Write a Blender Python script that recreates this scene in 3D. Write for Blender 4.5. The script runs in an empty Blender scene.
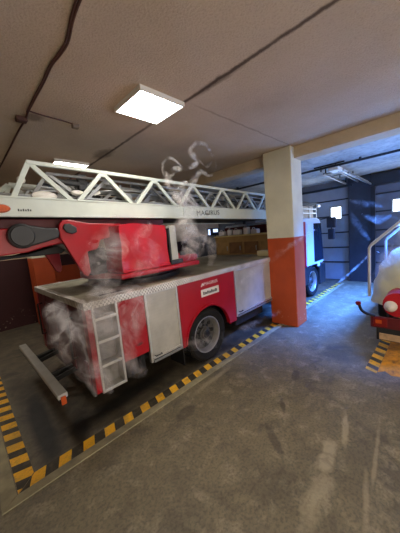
import bpy, bmesh, math, random
from mathutils import Vector, Matrix, Euler
random.seed(4)
SC = bpy.context.scene
COL = SC.collection
PI = math.pi

# ------------------------------------------------------------------ camera
F, YAW, PITCH, ROLL, EYE = 248.05, math.radians(45.3998), math.radians(7.1692), math.radians(-5.2220), Vector((0, 0, 2.1))
fw = Vector((math.cos(YAW)*math.cos(PITCH), math.sin(YAW)*math.cos(PITCH), -math.sin(PITCH)))
rt0 = fw.cross(Vector((0, 0, 1))).normalized(); up0 = rt0.cross(fw)
rt = rt0*math.cos(ROLL) + up0*math.sin(ROLL)
up = up0*math.cos(ROLL) - rt0*math.sin(ROLL)
cd = bpy.data.cameras.new('camera'); cam = bpy.data.objects.new('camera', cd); COL.objects.link(cam)
m3 = Matrix((rt, up, -fw)).transposed()
cam.matrix_world = Matrix.Translation(EYE) @ m3.to_4x4()
cd.sensor_fit = 'HORIZONTAL'; cd.sensor_width = 36.0; cd.lens = 36.0*F/400.0
cd.clip_start = 0.05; cd.clip_end = 100
SC.camera = cam

def at(px, py, X=None, Y=None, Z=None):
    d = m3 @ Vector(((px-200)/F, -(py-266.5)/F, -1))
    t = (X/d.x) if X is not None else (Y/d.y) if Y is not None else (Z-EYE.z)/d.z
    return EYE + d*t

# ------------------------------------------------------------------ materials
def lin(c):
    return tuple((v/12.92 if v <= .04045 else ((v+.055)/1.055)**2.4) for v in [x/255 for x in c]) + (1,)

class NT:
    def __init__(s, name):
        s.m = bpy.data.materials.new(name); s.m.use_nodes = True
        s.t = s.m.node_tree; s.t.nodes.clear()
        s.out = s.n('ShaderNodeOutputMaterial')
    def n(s, typ, **kw):
        x = s.t.nodes.new(typ)
        for k, v in kw.items(): setattr(x, k, v)
        return x
    def l(s, a, b): s.t.links.new(a, b)
    def setin(s, node, key, v):
        if hasattr(v, 'is_output'): s.l(v, node.inputs[key])
        else: node.inputs[key].default_value = v
    def math(s, op, a, b=0.0, c=None, clamp=False):
        x = s.n('ShaderNodeMath', operation=op, use_clamp=clamp)
        s.setin(x, 0, a); s.setin(x, 1, b)
        if c is not None: s.setin(x, 2, c)
        return x.outputs[0]
    def noise(s, vec, scale, detail=4, rough=.55, dist=0.0):
        x = s.n('ShaderNodeTexNoise'); s.l(vec, x.inputs['Vector'])
        x.inputs['Scale'].default_value = scale; x.inputs['Detail'].default_value = detail
        x.inputs['Roughness'].default_value = rough; x.inputs['Distortion'].default_value = dist
        return x
    def ramp(s, fac, lo, hi):
        x = s.n('ShaderNodeMapRange'); x.clamp = True
        s.l(fac, x.inputs[0]); x.inputs[1].default_value = lo; x.inputs[2].default_value = hi
        return x.outputs[0]
    def mix(s, fac, a, b, blend='MIX'):
        x = s.n('ShaderNodeMix', data_type='RGBA', blend_type=blend)
        s.setin(x, 0, fac); s.setin(x, 6, a); s.setin(x, 7, b)
        return x.outputs[2]
    def pos(s): return s.n('ShaderNodeNewGeometry').outputs['Position']
    def obj(s): return s.n('ShaderNodeTexCoord').outputs['Object']
    def xyz(s, v):
        x = s.n('ShaderNodeSeparateXYZ'); s.l(v, x.inputs[0]); return x.outputs
    def bsdf(s, color, rough=.5, metal=0.0, bump=None, bstr=.3, bdist=.01, spec=.5):
        b = s.n('ShaderNodeBsdfPrincipled')
        s.setin(b, 'Base Color', color); s.setin(b, 'Roughness', rough); s.setin(b, 'Metallic', metal)
        b.inputs['Specular IOR Level'].default_value = spec
        if bump is not None:
            k = s.n('ShaderNodeBump'); s.l(bump, k.inputs['Height'])
            k.inputs['Strength'].default_value = bstr; k.inputs['Distance'].default_value = bdist
            s.l(k.outputs[0], b.inputs['Normal'])
        s.l(b.outputs[0], s.out.inputs['Surface'])
        return b

def pmat(name, rgb, rough=.5, metal=0.0, var=.25, scale=6, bump=0.0, bscale=60, spec=.5, var2=None):
    """a painted / metal / rubber surface: colour mottled by noise, roughness mottled too"""
    t = NT(name); p = t.obj()
    c = lin(rgb); d = tuple(x*(1-var) for x in c[:3]) + (1,)
    if var2: d = lin(var2)
    nz = t.noise(p, scale, 5, .6)
    col = t.mix(t.ramp(nz.outputs[0], .35, .7), c, d)
    rg = t.math('MULTIPLY_ADD', nz.outputs[0], .25, rough-.12)
    bn = t.noise(p, bscale, 3).outputs[0] if bump else None
    t.bsdf(col, rg, metal, bn, bump, .01, spec)
    return t.m

def emat(name, rgb, strength):
    t = NT(name); e = t.n('ShaderNodeEmission'); e.inputs[0].default_value = lin(rgb); e.inputs[1].default_value = strength
    t.l(e.outputs[0], t.out.inputs['Surface']); return t.m

M = {}
M['red'] = pmat('fire_red_paint', (166, 9, 27), .34, 0, .18, 3)
M['dark_red'] = pmat('dark_and_shaded_red', (92, 14, 22), .5, 0, .35, 3)  # darker red; the truck rear gets its shade from this colour
M['white'] = pmat('white_ladder_paint', (202, 209, 198), .42, 0, .1, 4)
M['grey_paint'] = pmat('light_grey_paint', (178, 178, 170), .45, 0, .15, 5)
M['step_grey'] = pmat('dull_step_recess', (128, 124, 118), .5, 0, .2, 6)
M['alu'] = pmat('brushed_aluminium', (205, 203, 196), .42, .75, .12, 8)
M['steel'] = pmat('galvanised_steel', (150, 152, 152), .45, .7, .2, 12)
M['dark_metal'] = pmat('dark_metal', (40, 41, 43), .5, .4, .3, 9)
M['black'] = pmat('black_rubber', (20, 20, 21), .7, 0, .3, 12, .15)
M['black_plastic'] = pmat('black_plastic', (34, 35, 38), .45, 0, .2, 6)
M['tyre'] = pmat('tyre_rubber', (20, 19, 19), .8, 0, .35, 8, .2, 40, .25, (34, 32, 30))
M['rim'] = pmat('wheel_rim_silver', (168, 166, 162), .4, .6, .2, 9)
M['disc_grey'] = pmat('dark_grey_wheel_disc', (84, 82, 79), .55, .3, .3, 9)  # disc darker than the rim around it
M['console'] = pmat('red_tarpaulin', (188, 8, 32), .36, 0, .15, 5, .35, 9)
M['orange_lens'] = pmat('orange_lens', (196, 80, 20), .3, 0, .2, 9)
M['red_lens'] = pmat('red_lens', (118, 18, 20), .3, 0, .2, 9)
M['cab_white'] = pmat('white_cab_paint', (206, 214, 222), .35, 0, .1, 4)
M['glass'] = pmat('dark_glazing', (28, 36, 46), .08, 0, .2, 3, spec=.8)
M['white_plate'] = pmat('white_plate', (222, 218, 208), .5, 0, .06, 8)
M['ink'] = pmat('dark_lettering', (52, 56, 54), .6, 0, .1, 8)
M['white_ink'] = pmat('white_lettering', (232, 222, 214), .5, 0, .1, 8)
M['brown_cable'] = pmat('brown_cable_sheath', (82, 48, 38), .6, 0, .3, 5)
M['pipe'] = pmat('dark_pipe', (44, 48, 54), .5, .2, .3, 5)
M['slate'] = pmat('slate_paint', (54, 58, 66), .6, 0, .25, 2.5)
M['box_grey'] = pmat('junction_box_grey', (128, 110, 92), .6, 0, .2, 9)
M['cover'] = pmat('cream_canvas', (214, 212, 180), .8, 0, .16, 3, .5, 7, .2)
M['rubber_red'] = pmat('red_inflatable_rubber', (178, 22, 34), .45, 0, .2, 4)
M['cone_white'] = pmat('white_rubber_cap', (214, 208, 196), .5, 0, .1, 6)
M['rail_white'] = pmat('pale_tube', (196, 200, 202), .4, .2, .1, 6)
M['plate_beige'] = pmat('worn_number_plate', (176, 146, 112), .6, 0, .35, 14)
M['wood'] = pmat('plywood', (150, 116, 66), .65, 0, .3, 4)
M['wood_dark'] = pmat('dark_wood', (112, 76, 40), .65, 0, .35, 5)
M['wood_pale'] = pmat('pale_board', (196, 178, 124), .65, 0, .15, 4)
M['locker'] = pmat('blue_grey_locker', (110, 118, 130), .5, .1, .2, 4)
M['carton'] = pmat('cream_carton', (206, 192, 150), .8, 0, .12, 5)
M['canister'] = pmat('white_canister', (226, 222, 226), .45, 0, .08, 5)
M['navy'] = pmat('navy_frame', (22, 34, 64), .5, 0, .2, 5)
M['panel_light'] = emat('led_panel', (255, 249, 238), 34.0)
M['tube_light'] = emat('tube_lamp', (250, 246, 255), 5.0)
M['day'] = emat('daylight_pane', (225, 238, 255), 7.0)
M['screen'] = emat('lit_window', (190, 212, 255), 2.0)

def deck_mat():
    t = NT('deck_tread_plate'); p = t.obj(); x, y, z = t.xyz(p)
    nz = t.noise(p, 3, 5)
    col = t.mix(t.ramp(nz.outputs[0], .35, .7), lin((166, 160, 140)), lin((128, 120, 100)))
    a = t.math('SINE', t.math('MULTIPLY', t.math('ADD', x, y), 150)); b = t.math('SINE', t.math('MULTIPLY', t.math('SUBTRACT', x, y), 150))
    t.bsdf(col, .5, .35, t.math('MULTIPLY', a, b), .35, .004); return t.m
M['deck'] = deck_mat()
def tread_mat():
    t = NT('tread_edge_aluminium'); p = t.obj(); x, y, z = t.xyz(p)
    w = t.math('SINE', t.math('MULTIPLY', x, 2*PI/.045)); v = t.math('SINE', t.math('MULTIPLY', t.math('ADD', z, y), 2*PI/.05))
    k = t.ramp(t.math('MULTIPLY', w, v), .0, .35)
    nz = t.noise(p, 4, 4).outputs[0]
    col = t.mix(k, lin((228, 225, 216)), lin((150, 146, 136)))
    col = t.mix(t.ramp(nz, .45, .8), col, lin((150, 142, 128)))
    t.bsdf(col, .45, .3, t.math('MULTIPLY', w, v), .3, .004); return t.m
M['tread'] = tread_mat()
def shutter_mat():
    t = NT('shutter_slats'); p = t.obj(); x, y, z = t.xyz(p)
    w = t.math('SINE', t.math('MULTIPLY', z, 2*PI/.042))
    nz = t.noise(p, 3, 4).outputs[0]
    col = t.mix(t.ramp(nz, .4, .75), lin((184, 180, 168)), lin((160, 156, 146)))
    t.bsdf(col, .5, .2, w, .08, .004); return t.m
M['shutter'] = shutter_mat()

def floor_mat():
    t = NT('worn_concrete_floor'); p = t.pos(); x, y, z = t.xyz(p)
    n1 = t.noise(p, .75, 7, .66, .9).outputs[0]; n2 = t.noise(p, 5, 6, .65, .3).outputs[0]; n3 = t.noise(p, 40, 4, .6).outputs[0]; n4 = t.noise(p, 2.2, 7, .7, 1.2).outputs[0]
    col = t.mix(t.ramp(n1, .3, .7), lin((130, 118, 91)), lin((92, 84, 66)))
    col = t.mix(t.math('MULTIPLY', t.ramp(n4, .52, .66), .55), col, lin((66, 60, 50)))
    col = t.mix(t.math('MULTIPLY', t.ramp(n2, .52, .66), .5), col, lin((162, 150, 124)))
    col = t.mix(t.math('MULTIPLY', t.ramp(n3, .46, .62), .45), col, lin((62, 57, 48)))
    def blob(cx, cy, ang, lx, ly, wob=.35, edge=.25, nscale=4.0):
        dx = t.math('SUBTRACT', x, cx); dy = t.math('SUBTRACT', y, cy); c, s = math.cos(ang), math.sin(ang)
        u = t.math('DIVIDE', t.math('ADD', t.math('MULTIPLY', dx, c), t.math('MULTIPLY', dy, s)), lx)
        v = t.math('DIVIDE', t.math('SUBTRACT', t.math('MULTIPLY', dy, c), t.math('MULTIPLY', dx, s)), ly)
        r = t.math('SQRT', t.math('ADD', t.math('MULTIPLY', u, u), t.math('MULTIPLY', v, v)))
        r = t.math('ADD', r, t.math('MULTIPLY', t.math('SUBTRACT', t.noise(p, nscale, 5, .6).outputs[0], .5), wob*4))
        return t.math('SUBTRACT', 1.0, t.ramp(r, 1-edge, 1+edge))
    # pale skim-coat patches and the trail of spilled mortar
    pale = lin((164, 152, 124))
    for a, o in (((2.15, .74, .12, .24, .055, .5, .3, 6), .8), ((2.55, .70, .25, .22, .03, .5, .3, 7), .7), ((1.72, .68, .0, .22, .07, .6, .4, 5), .6), ((2.45, .42, .1, .4, .015, .5, .4, 7), .5), ((1.95, .40, .2, .22, .02, .5, .4, 7), .5), ((2.4, 2.38, .05, .4, .04, .5, .4, 5), .5)):
        col = t.mix(t.math('MULTIPLY', blob(*a), o), col, pale)
    n5 = t.noise(p, 3.1, 8, .72, 2.0).outputs[0]
    col = t.mix(t.math('MULTIPLY', t.ramp(n5, .50, .60), .35), col, lin((84, 76, 60)))
    col = t.mix(t.math('MULTIPLY', t.ramp(n5, .40, .34), .0), col, pale)
    # oily dark spots
    for a in ((2.5, 1.35, .6, .12, .03), (2.0, 1.2, .9, .2, .04), (3.2, 1.5, .3, .12, .05), (1.7, 2.2, .2, .14, .08), (4.2, 1.2, .2, .35, .2)):
        col = t.mix(t.math('MULTIPLY', blob(*a), .5), col, lin((50, 46, 40)))
    # the vehicle bay: blackened by tyres and oil, edge follows the painted line
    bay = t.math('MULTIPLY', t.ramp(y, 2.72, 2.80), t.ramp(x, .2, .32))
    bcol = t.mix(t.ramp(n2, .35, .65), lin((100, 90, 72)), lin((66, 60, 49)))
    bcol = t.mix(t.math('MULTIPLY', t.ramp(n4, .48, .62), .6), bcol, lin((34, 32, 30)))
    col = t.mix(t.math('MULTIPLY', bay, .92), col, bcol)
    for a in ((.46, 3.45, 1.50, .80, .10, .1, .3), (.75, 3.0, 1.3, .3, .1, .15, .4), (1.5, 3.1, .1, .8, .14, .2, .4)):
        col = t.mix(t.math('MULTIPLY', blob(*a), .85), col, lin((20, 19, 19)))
    rg = t.math('MULTIPLY_ADD', n1, -.35, .72)
    hb = t.math('ADD', t.math('MULTIPLY', n3, .5), n2)
    t.bsdf(col, rg, 0, hb, .25, .02, .45); return t.m
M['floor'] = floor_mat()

def ceil_mat():
    t = NT('spray_plaster_ceiling'); p = t.pos(); x, y, z = t.xyz(p)
    n1 = t.noise(p, .7, 5, .6).outputs[0]; n3 = t.noise(p, 55, 3, .7).outputs[0]; n2 = t.noise(p, 7, 5, .6).outputs[0]
    col = t.mix(t.ramp(n1, .3, .75), lin((202, 182, 158)), lin((178, 158, 134)))
    col = t.mix(t.math('MULTIPLY', t.ramp(n3, .5, .8), .35), col, lin((128, 108, 90)))
    # slab joints: thin sooty lines along y
    for cx, w, k in ((2.18, .022, .8),):
        d = t.math('ABSOLUTE', t.math('SUBTRACT', x, t.math('MULTIPLY_ADD', n2, .05, cx-.025)))
        fade = t.ramp(t.noise(p, 1.6, 4).outputs[0], .25, .5)
        g = t.math('MULTIPLY', t.math('SUBTRACT', 1.0, t.ramp(d, w*.5, w*1.6)), t.math('MULTIPLY_ADD', fade, .4, k-.3))
        col = t.mix(g, col, lin((74, 58, 48)))
    for cx, cy, lx, ly in ((2.19, 1.75, .06, .42), (2.13, 4.3, .14, .35), (.92, 3.5, .12, .12)):
        u = t.math('DIVIDE', t.math('SUBTRACT', x, cx), lx); v = t.math('DIVIDE', t.math('SUBTRACT', y, cy), ly)
        r = t.math('ADD', t.math('SQRT', t.math('ADD', t.math('MULTIPLY', u, u), t.math('MULTIPLY', v, v))), t.math('MULTIPLY', t.math('SUBTRACT', n2, .5), 1.4))
        col = t.mix(t.math('MULTIPLY', t.math('SUBTRACT', 1.0, t.ramp(r, .5, 1.15)), .6), col, lin((72, 58, 48)))
    # second joint running along x beside the column
    d = t.math('ABSOLUTE', t.math('SUBTRACT', y, t.math('MULTIPLY_ADD', n2, .06, 2.17)))
    g = t.math('MULTIPLY', t.math('MULTIPLY', t.math('SUBTRACT', 1.0, t.ramp(d, .006, .02)), t.ramp(x, 2.2, 2.6)), .4)
    col = t.mix(g, col, lin((96, 78, 64)))
    t.bsdf(col, .9, 0, t.math('ADD', n3, t.math('MULTIPLY', n2, .6)), .55, .02, .2); return t.m
M['ceiling'] = ceil_mat()

def hall_ceil_mat():
    t = NT('grey_hall_ceiling'); p = t.pos()
    n1 = t.noise(p, 1.2, 6, .65, .4).outputs[0]; n2 = t.noise(p, 9, 5).outputs[0]
    col = t.mix(t.ramp(n1, .35, .65), lin((196, 194, 186)), lin((150, 150, 146)))
    col = t.mix(t.math('MULTIPLY', t.ramp(n2, .5, .7), .4), col, lin((88, 90, 92)))
    t.bsdf(col, .85, 0, n2, .3, .02, .2); return t.m
M['hall_ceiling'] = hall_ceil_mat()

def two_tone(name, top, low, zb):
    t = NT(name); p = t.pos(); x, y, z = t.xyz(p)
    n1 = t.noise(p, 2.0, 5, .6).outputs[0]; n2 = t.noise(p, 9, 6, .65).outputs[0]
    a = t.mix(t.ramp(n1, .35, .75), lin(top), tuple(v*.82 for v in lin(top)[:3])+(1,))
    b = t.mix(t.ramp(n1, .35, .75), lin(low), tuple(v*.72 for v in lin(low)[:3])+(1,))
    # chips in the paint near the floor
    chip = t.math('MULTIPLY', t.ramp(n2, .62, .68), t.math('SUBTRACT', 1.0, t.ramp(z, .1, .55)))
    b = t.mix(t.math('MULTIPLY', chip, .8), b, lin((196, 176, 150)))
    zz = t.math('MULTIPLY_ADD', n2, .012, t.math('SUBTRACT', z, .006))
    col = t.mix(t.ramp(zz, zb-.004, zb+.004), b, a)
    t.bsdf(col, .6, 0, n2, .15, .01, .35); return t.m
M['column'] = two_tone('column_cream_over_orange', (208, 204, 182), (184, 76, 34), 1.89)
M['wall_maroon'] = two_tone('wall_beige_over_maroon', (196, 172, 146), (52, 14, 16), 1.9)
M['wall_grey'] = two_tone('wall_grey_over_grey', (120, 122, 124), (92, 94, 98), 1.9)
M['wall_beige'] = two_tone('wall_beige_over_beige', (186, 168, 144), (150, 130, 108), 1.9)
M['beam'] = pmat('beam_plaster', (196, 178, 150), .85, 0, .2, 2.5, .4, 40, .2)

def stripe_mat(axis, period, skew, duty=.5, off=0.0):
    """yellow blocks on black paint, worn through to concrete"""
    t = NT('hazard_paint'); p = t.pos(); x, y, z = t.xyz(p)
    a, b = (x, y) if axis == 'x' else (y, x)
    n2 = t.noise(p, 9, 6, .7).outputs[0]; n3 = t.noise(p, 2.3, 4).outputs[0]; n4 = t.noise(p, 45, 4, .7).outputs[0]
    u = t.math('FRACT', t.math('DIVIDE', t.math('ADD', t.math('MULTIPLY_ADD', b, skew, off), t.math('MULTIPLY_ADD', n2, .016, a)), period))
    k = t.math('LESS_THAN', u, duty)
    col = t.mix(k, lin((58, 52, 42)), lin((244, 182, 36)))
    wear = t.math('ADD', t.math('MULTIPLY', t.ramp(n2, .50, .66), .6), t.math('MULTIPLY', t.ramp(n3, .52, .70), .6), clamp=True)
    col = t.mix(t.math('MULTIPLY', wear, .75), col, lin((108, 100, 78)))
    col = t.mix(t.math('MULTIPLY', t.ramp(n4, .5, .75), .3), col, lin((70, 60, 40)))
    t.bsdf(col, .65, 0, n4, .15, .01, .4); return t.m
M['stripe_x'] = stripe_mat('x', .235, -.35, .5, .96)
M['stripe_y'] = stripe_mat('y', .235, .3, .55, .02)
M['stripe_r'] = stripe_mat('x', .235, -.5, .55, .05)
def yellow_mat():
    t = NT('yellow_floor_paint'); p = t.pos()
    n2 = t.noise(p, 7, 6, .7).outputs[0]; n4 = t.noise(p, 30, 4).outputs[0]
    col = t.mix(t.ramp(n2, .4, .62), lin((222, 150, 26)), lin((170, 112, 30)))
    col = t.mix(t.math('MULTIPLY', t.ramp(n2, .6, .68), .8), col, lin((54, 48, 40)))
    t.bsdf(col, .6, 0, n4, .15, .01, .4); return t.m
M['yellow'] = yellow_mat()
M['kerb'] = pmat('pale_concrete_border', (158, 148, 116), .75, 0, .3, 5, .3, 30, .3, (122, 114, 92))
def door_mat(name, c1, c2):
    t = NT(name); p = t.pos()
    n1 = t.noise(p, 1.5, 5).outputs[0]; n2 = t.noise(p, 14, 4).outputs[0]
    t.bsdf(t.mix(t.ramp(n1, .3, .7), lin(c1), lin(c2)), .55, 0, n2, .08, .01); return t.m
M['door_a'] = door_mat('pale_door_sections', (176, 184, 192), (150, 158, 168))
M['door_b'] = door_mat('grey_door_sections', (112, 114, 120), (90, 92, 98))

# ------------------------------------------------------------------ mesh helpers
def B(): return bmesh.new()
def box(bm, x0, x1, y0, y1, z0, z1):
    v = [bm.verts.new(c) for c in ((x0,y0,z0),(x1,y0,z0),(x1,y1,z0),(x0,y1,z0),(x0,y0,z1),(x1,y0,z1),(x1,y1,z1),(x0,y1,z1))]
    for f in ((0,3,2,1),(4,5,6,7),(0,1,5,4),(1,2,6,5),(2,3,7,6),(3,0,4,7)): bm.faces.new([v[i] for i in f])
    return v
def frame(d):
    d = d.normalized(); a = Vector((0,0,1)) if abs(d.z) < .9 else Vector((1,0,0))
    u = d.cross(a).normalized(); return u, d.cross(u)
def bar(bm, p, q, w, h, roll=0.0):
    """rectangular bar from p to q; w across, h in the upright direction"""
    p, q = Vector(p), Vector(q); u, v = frame(q-p); v = -v
    if roll: u, v = u*math.cos(roll)+v*math.sin(roll), v*math.cos(roll)-u*math.sin(roll)
    c = [u*(sx*w/2)+v*(sy*h/2) for sx, sy in ((-1,-1),(1,-1),(1,1),(-1,1))]
    a = [bm.verts.new(p+k) for k in c]; b = [bm.verts.new(q+k) for k in c]
    for i in range(4): j=(i+1)%4; bm.faces.new((a[i], a[j], b[j], b[i]))
    bm.faces.new(a[::-1]); bm.faces.new(b)
def tube(bm, pts, rad, seg=10):
    pts = [Vector(p) for p in pts]; n = len(pts); R = rad if isinstance(rad, (list, tuple)) else [rad]*n
    rings = []; pu = None
    for i, p in enumerate(pts):
        d = (pts[min(i+1,n-1)]-pts[max(i-1,0)]).normalized()
        if pu is None: u, v = frame(d)
        else:
            u = (pu - d*pu.dot(d)).normalized(); v = d.cross(u)
        pu = u
        rings.append([bm.verts.new(p+(u*math.cos(2*PI*k/seg)+v*math.sin(2*PI*k/seg))*R[i]) for k in range(seg)])
    for a, b in zip(rings, rings[1:]):
        for k in range(seg): j=(k+1)%seg; bm.faces.new((a[k], a[j], b[j], b[k]))
    bm.faces.new(rings[0][::-1]); bm.faces.new(rings[-1])
def smooth_path(pts, n=6):
    P = [Vector(p) for p in pts]; out = []
    for i in range(len(P)-1):
        p0, p1, p2, p3 = P[max(i-1,0)], P[i], P[i+1], P[min(i+2,len(P)-1)]
        for k in range(n):
            t = k/n
            out.append(.5*((2*p1)+(p2-p0)*t+(2*p0-5*p1+4*p2-p3)*t*t+(3*p1-p0-3*p2+p3)*t**3))
    out.append(P[-1]); return out
def prism(bm, poly, y0, y1, plane='xz'):
    """polygon extruded along the third axis"""
    f = (lambda a,b,c: (a,c,b)) if plane == 'xz' else (lambda a,b,c: (c,a,b)) if plane == 'yz' else (lambda a,b,c: (a,b,c))
    a = [bm.verts.new(f(u,v,y0)) for u,v in poly]; b = [bm.verts.new(f(u,v,y1)) for u,v in poly]
    n = len(poly)
    for i in range(n): j=(i+1)%n; bm.faces.new((a[i], a[j], b[j], b[i]))
    bm.faces.new(a[::-1]); bm.faces.new(b)
def lathe(bm, c, prof, axis='y', seg=32, caps=True):
    """prof: (radius, offset along axis)"""
    c = Vector(c); rings = []
    for r, h in prof:
        ring = []
        for k in range(seg):
            a = 2*PI*k/seg; u, v = r*math.cos(a), r*math.sin(a)
            ring.append(bm.verts.new(c+Vector({'y':(u,h,v),'z':(u,v,h),'x':(h,u,v)}[axis])))
        rings.append(ring)
    for a, b in zip(rings, rings[1:]):
        for k in range(seg): j=(k+1)%seg; bm.faces.new((a[k], a[j], b[j], b[k]))
    if caps: bm.faces.new(rings[0][::-1]); bm.faces.new(rings[-1])
    else:
        for k in range(seg): j=(k+1)%seg; bm.faces.new((rings[-1][k], rings[-1][j], rings[0][j], rings[0][k]))
def arc(cx, cz, r, a0, a1, n):
    return [(cx+r*math.cos(math.radians(a0+(a1-a0)*i/n)), cz+r*math.sin(math.radians(a0+(a1-a0)*i/n))) for i in range(n+1)]

WLOC = {}
def obj(name, bm, mat, parent=None, bevel=0.0, smooth=False, label=None, cat=None, group=None, kind=None, base=False):
    bmesh.ops.remove_doubles(bm, verts=bm.verts, dist=1e-6)
    bmesh.ops.recalc_face_normals(bm, faces=bm.faces)
    lo = Vector([min(v.co[i] for v in bm.verts) for i in range(3)]); hi = Vector([max(v.co[i] for v in bm.verts) for i in range(3)])
    o0 = (lo+hi)/2
    if base: o0.z = lo.z
    for v in bm.verts: v.co -= o0
    me = bpy.data.meshes.new(name); bm.to_mesh(me); bm.free()
    me.materials.append(M[mat] if isinstance(mat, str) else mat)
    o = bpy.data.objects.new(name, me); COL.objects.link(o)
    WLOC[o] = o0
    if parent is not None: o.parent = parent; o.location = o0 - WLOC[parent]
    else: o.location = o0
    if smooth:
        for p in me.polygons: p.use_smooth = True
        e = o.modifiers.new('edges', 'EDGE_SPLIT'); e.split_angle = math.radians(38)
    if bevel:
        b = o.modifiers.new('bevel', 'BEVEL'); b.width = bevel; b.segments = 2; b.limit_method = 'ANGLE'
        b.harden_normals = False
    tag(o, label, cat, group, kind); return o
def tag(o, label=None, cat=None, group=None, kind=None):
    if label: o['label'] = label
    if cat: o['category'] = cat
    if group: o['group'] = group
    if kind: o['kind'] = kind
    return o
def thing(name, loc, label, cat, group=None):
    o = bpy.data.objects.new(name, None); COL.objects.link(o); o.location = loc; o.empty_display_size = .2
    WLOC[o] = Vector(loc); return tag(o, label, cat, group)
def struct(name, bm, mat, parent=None, label=None, cat=None, **kw):
    return obj(name, bm, mat, parent, kind=None if parent else 'structure', label=label, cat=cat, **kw)
def bx(name, dims, mat, parent=None, bevel=0.006, **kw):
    bm = B(); box(bm, *dims); return obj(name, bm, mat, parent, bevel, **kw)
def text(body, size, loc, rot, mat, parent, name='lettering', extrude=.0015, space=1.0, wx=1.0):
    cu = bpy.data.curves.new(name, 'FONT'); cu.body = body; cu.size = size; cu.extrude = extrude; cu.space_character = space
    cu.align_x = 'CENTER'; cu.align_y = 'CENTER'; cu.materials.append(M[mat])
    t = bpy.data.objects.new(name+'_curve', cu); COL.objects.link(t)
    dg = bpy.context.evaluated_depsgraph_get(); me = bpy.data.meshes.new_from_object(t.evaluated_get(dg))
    COL.objects.unlink(t); bpy.data.objects.remove(t)
    o = bpy.data.objects.new(name, me); COL.objects.link(o); o.parent = parent
    o.location = Vector(loc)-WLOC[parent]; o.rotation_euler = rot; o.scale = (wx,1,1); WLOC[o] = Vector(loc); return o

# ------------------------------------------------------------------ the setting
CZ = 3.65
X0, X1, Y0, Y1 = -4.6, 10.0, -4.6, 8.5
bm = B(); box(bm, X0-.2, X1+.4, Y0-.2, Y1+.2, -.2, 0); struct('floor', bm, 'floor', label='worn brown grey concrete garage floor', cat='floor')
bm = B(); box(bm, X0-.2, 5.42, Y0-.2, Y1+.2, CZ, CZ+.2); struct('ceiling', bm, 'ceiling', label='rough beige plaster ceiling over the front bays', cat='ceiling')
bm = B(); box(bm, 5.42, X1+.4, Y0-.2, Y1+.2, 3.56, CZ+.2); struct('ceiling_hall', bm, 'hall_ceiling', label='grey stained concrete ceiling beyond the beam', cat='ceiling')
bm = B(); box(bm, 5.02, 5.42, Y0, Y1, 3.43, CZ); struct('beam', bm, 'beam', label='plastered concrete ceiling beam running over the column', cat='beam', bevel=.01)
bm = B(); box(bm, X0, X1+.2, Y1, Y1+.2, 0, CZ); struct('wall_left', bm, 'wall_maroon', label='wall beyond the truck painted dark maroon below', cat='wall')
bm = B(); box(bm, X0-.2, X0, Y0, Y1, 0, CZ); struct('wall_rear', bm, 'wall_beige', label='beige wall behind the camera', cat='wall')
bm = B(); box(bm, X0-.2, X1+.2, Y0-.2, Y0, 0, CZ); struct('wall_right', bm, 'wall_beige', label='beige wall to the right', cat='wall')
# end wall with two door openings: door_1 Y 2.55..6.3, door_2 Y -2.2..1.8
bm = B()
box(bm, X1, X1+.25, 6.3, Y1, 0, CZ); box(bm, X1, X1+.25, Y0, -2.2, 0, CZ)
box(bm, X1, X1+.25, 2.48, 6.3, 3.3, CZ); box(bm, X1, X1+.25, -2.2, 1.82, 3.3, CZ)
struct('wall_front', bm, 'wall_grey', label='grey end wall around the two sectional doors', cat='wall')
bm = B(); box(bm, 9.86, 10.25, 1.82, 2.48, 0, 3.56); struct('pillar', bm, 'slate', label='dark slate pier between the two sectional doors', cat='pillar', bevel=.01)
bm = B(); box(bm, 9.8, 9.86, 1.70, 1.82, 0, 3.5); struct('trim_1', bm, 'black_plastic', label='black door track beside the dark pier', cat='door track')
bm = B(); box(bm, 9.72, 10.0, -2.2, 1.82, 3.16, 3.5); struct('trim_2', bm, 'black_plastic', label='dark roller housing above the right door', cat='door housing')
def column(name, x, y, label):
    bm = B(); box(bm, x, x+.48, y, y+.6, 0, CZ); return struct(name, bm, 'column', label=label, cat='column', bevel=.015)
column('column', 4.87, 2.19, 'square cream column with orange lower half beside the truck')
column('column_far', 1.47, 7.70, 'orange based column standing behind the truck at the left')
bm = B(); box(bm, 1.95, 2.9, 8.44, 8.5, 0, 1.55); struct('trim_3', bm, 'column', label='orange painted wall panel behind the left column', cat='wall panel')
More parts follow.
